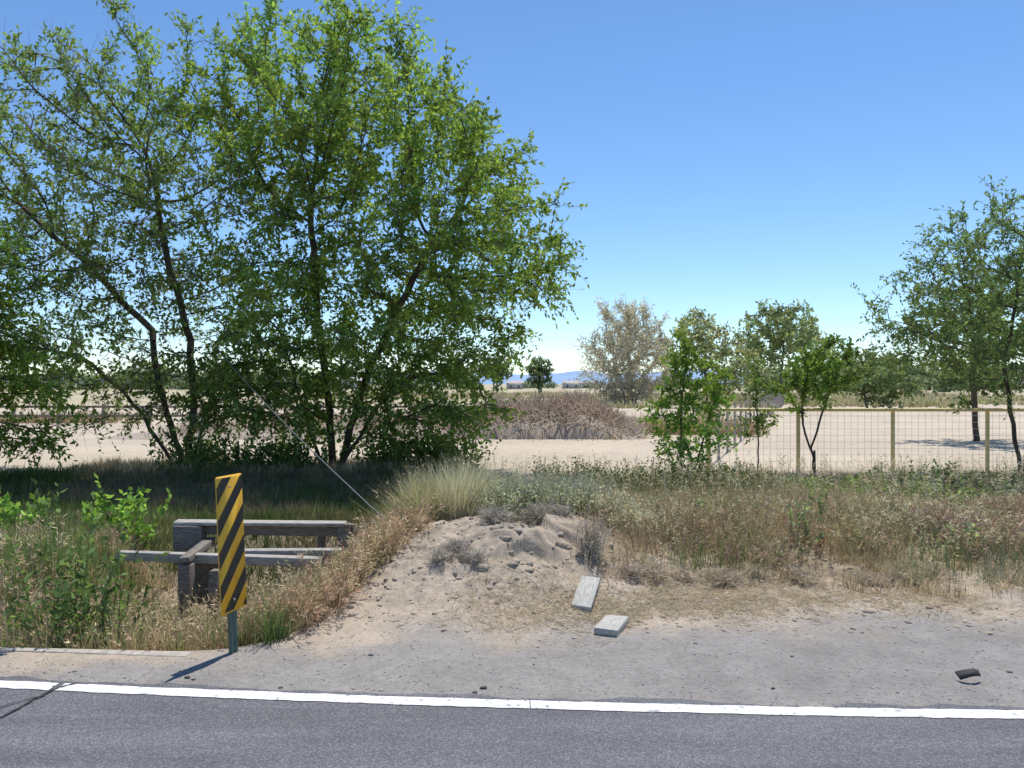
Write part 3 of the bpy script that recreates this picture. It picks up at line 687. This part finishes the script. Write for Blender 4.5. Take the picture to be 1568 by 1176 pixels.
# ------------------------------------------------------------------ tumbleweeds / dead brush
def tumble(name,balls,rx,rz,n,col,seg=5,th=.0027,upb=0.):
    m=MB()
    for bx,by,sc in balls:
        z=float(hgt(bx,by)); nn=int(n*sc)
        d=unit(R.normal(0,1,(nn,3))); d[:,2]=np.abs(d[:,2])
        p=np.tile([bx,by,z],(nn,1))+R.normal(0,.035,(nn,3)); L=rx*sc*(.5+.7*R.random(nn)); cur=p; dr=unit(d+np.array([0,0,upb]))
        c=np.array(col)*R.uniform(.5,1.35,(nn,1))
        for s in range(seg):
            nx=cur+dr*(L/seg)[:,None]*np.array([1,1,rz/rx]); tubes(m,cur,nx,th*(1-s/seg*.6),th*(1-(s+1)/seg*.6),3,c)
            sd=unit(dr+R.normal(0,.8,(nn,3))); tubes(m,cur,cur+sd*(L*.28)[:,None],th*.6,th*.3,3,c)
            sd=unit(dr+R.normal(0,.9,(nn,3))); tubes(m,nx,nx+sd*(L*.2)[:,None],th*.5,th*.3,3,c)
            cur=nx; dr=unit(dr+R.normal(0,.35,(nn,3)))
    return m.obj(name,M_GRASS)
GB=(.62,.57,.49)
tumble('tumbleweed',[(-.60,6.98,.6),(-.42,7.06,.85),(-.30,6.94,.5),(-.50,7.2,.8)],.20,.13,280,(.68,.62,.54))
tumble('tumbleweed',[(-.15,7.68,1),(.03,7.62,.7)],.20,.09,240,GB)
tumble('tumbleweed',[(.32,8.1,1),(.2,8.2,.7),(.48,8.0,.6)],.22,.17,280,GB)
tumble('dead_bush',[(.72,7.25,1),(.66,7.3,.8)],.20,.44,80,(.80,.72,.60),upb=1.3,th=.0036)
tumble('tumbleweed',[(1.25,7.2,1),(1.5,7.25,.8),(1.05,7.1,.6)],.24,.09,220,(.72,.63,.50))
tumble('tumbleweed',[(1.9,7.3,1),(2.2,7.4,.7),(2.6,7.35,.9)],.26,.08,220,(.74,.65,.50))
tumble('tumbleweed',[(3.5,7.35,1),(3.85,7.45,.8),(3.2,7.3,.7)],.28,.08,220,(.72,.63,.49))
m=MB(); 
def pile_h(x): return 1.12*np.exp(-(np.abs(x-1.2)/2.5)**4)*(.65+.65*fbm(x,x*0,.9,3))+.5*np.exp(-((x+3.0)/1.8)**2)+.4*np.exp(-((x+8)/4)**2)
n=19000; x=R.uniform(-12,4.6,n); x[:15000]=R.uniform(-2,4.4,15000); hh=pile_h(x); y=29+R.normal(0,1,n)*.9
z=hh*np.sqrt(np.clip(1-((y-29)/2.6)**2,0,1))*(R.random(n)**.3)
P=np.stack([x,y,z],1); d=unit(R.normal(0,1,(n,3))+np.array([0,0,.35])); L=R.uniform(.12,.65,n)
c=pick((x,y),[(.70,.63,.55),(.76,.68,.58),(.62,.54,.46),(.70,.57,.46)],.6,4)*R.uniform(.65,1.25,(n,1))
tubes(m,P,P+d*L[:,None],.016,.007,3,c)
xx=np.linspace(-14,4.6,120); yy=np.linspace(26.6,31.4,24); XX,YY=np.meshgrid(xx,yy)
ZZ=pile_h(XX)*np.sqrt(np.clip(1-((YY-29)/2.4)**2,0,1))*(.6+.45*fbm(XX,YY,2))-.05
I=np.arange(XX.size).reshape(XX.shape); a,b,c2,d2=I[:-1,:-1].ravel(),I[:-1,1:].ravel(),I[1:,1:].ravel(),I[1:,:-1].ravel()
m.add(np.stack([XX,YY,ZZ],-1),np.concatenate([np.stack([a,b,c2],1),np.stack([a,c2,d2],1)]),(.48,.41,.34))
m.obj('brush_pile',M_GRASS)
m=MB(); 
def field_tufts(n,x0,x1,y0,y1,h,w,pal):
    C=region(n,x0,x1,y0,y1,lambda x,y:sm(.38,.55,fbm(x,y,.15,3))); tufts(m,C,9,.2,h,w,.5,lambda x,y:pick((x,y),pal,.3,2))
field_tufts(1500,3.5,9,29,36,.5,.03,[(.52,.40,.27),(.56,.44,.29),(.40,.39,.21)])
field_tufts(2000,-30,-4,37,42,.4,.04,[(.46,.34,.25),(.44,.40,.23),(.48,.37,.27)])
field_tufts(3000,-30,70,95,150,.5,.10,[(.46,.41,.25),(.41,.41,.23),(.50,.41,.3)])
field_tufts(2400,5,60,60,90,.5,.07,[(.48,.45,.25),(.38,.40,.21),(.50,.44,.3)])
field_tufts(900,-9,3.5,26.5,27.6,.25,.02,[(.50,.41,.26),(.44,.42,.24)])
m.obj('field_scrub',M_GRASS)

# ------------------------------------------------------------------ distant sheds and mountain
def shed(x,y,w,dp,h,rh):
    e=empty('farm_shed'); m=MB(); box(m,(x,y,h/2),(w,dp,h)); m.obj('walls',M_WALLW,e)
    m=MB(); V=[(x-w/2-.3,y-dp/2-.3,h),(x+w/2+.3,y-dp/2-.3,h),(x+w/2+.3,y+dp/2+.3,h),(x-w/2-.3,y+dp/2+.3,h),(x-w/2-.3,y,h+rh),(x+w/2+.3,y,h+rh)]
    m.add(V,[(0,1,5),(0,5,4),(2,3,4),(2,4,5),(0,4,3),(1,2,5)],(.3,.3,.3)); m.obj('roof',M_ROOF,e)
    m=MB()
    for i in range(2): box(m,(x-w*.25+i*w*.5,y-dp/2-.03,h*.40),(w*.09,.05,h*.5))
    m.obj('doors_and_windows',M_DARK,e)
shed(24,330,7,6,2.3,.9); shed(32,345,5,5,2.2,.8); shed(1.0,300,6,5,2.2,.9); shed(-60,290,14,8,3,1.2)
m=MB(); xm=np.linspace(-5200,5200,260); prof=60+150*fbm(xm/700,xm*0,1.,5)*(.7+.6*np.exp(-((xm-350)/900)**2))-40
prof=np.maximum(prof,10)
V=np.concatenate([np.stack([xm,xm*0+5600,xm*0-20],1),np.stack([xm,xm*0+5900,prof*.6],1),np.stack([xm,xm*0+6200,prof],1)]); n=len(xm); i=np.arange(n-1)
m.add(V,np.concatenate([np.stack([i,i+1,n+i+1],1),np.stack([i,n+i+1,n+i],1),np.stack([n+i,n+i+1,2*n+i+1],1),np.stack([n+i,2*n+i+1,2*n+i],1)]),(.3,.4,.6))
m.obj('mountain_range',M_MOUNT,smooth=True)

# ------------------------------------------------------------------ light, sky, camera
el=math.radians(68); rot=math.radians(22)
w=bpy.data.worlds.new("World"); scene.world=w; w.use_nodes=True
nt=w.node_tree; bg=nt.nodes['Background']; sky=nt.nodes.new('ShaderNodeTexSky'); sky.sky_type='NISHITA'
sky.sun_disc=False; sky.sun_elevation=el; sky.sun_rotation=rot; sky.altitude=1500; sky.air_density=1.0; sky.dust_density=0.0; sky.ozone_density=4.0
hs=nt.nodes.new('ShaderNodeHueSaturation'); hs.inputs['Saturation'].default_value=1.10; hs.inputs['Value'].default_value=1.12
nt.links.new(sky.outputs[0],hs.inputs['Color']); nt.links.new(hs.outputs[0],bg.inputs[0]); bg.inputs[1].default_value=.15
ld=bpy.data.lights.new('sun','SUN'); ld.energy=5.0; ld.angle=math.radians(.5); ld.color=(1,.96,.90)
lo=bpy.data.objects.new('sun',ld); scene.collection.objects.link(lo)
ds=Vector((math.sin(rot)*math.cos(el),math.cos(rot)*math.cos(el),math.sin(el)))
lo.rotation_euler=ds.to_track_quat('Z','Y').to_euler(); lo.location=(10,20,30)
cd=bpy.data.cameras.new('camera'); cam=bpy.data.objects.new('camera',cd); scene.collection.objects.link(cam)
cam.location=(0,0,CAM_H); cam.rotation_euler=(math.radians(90),0,0); cd.lens=28.7; cd.sensor_width=36; cd.clip_end=20000; cd.clip_start=.05
scene.camera=cam
scene.view_settings.view_transform='Standard'; scene.view_settings.look='None'; scene.view_settings.exposure=0
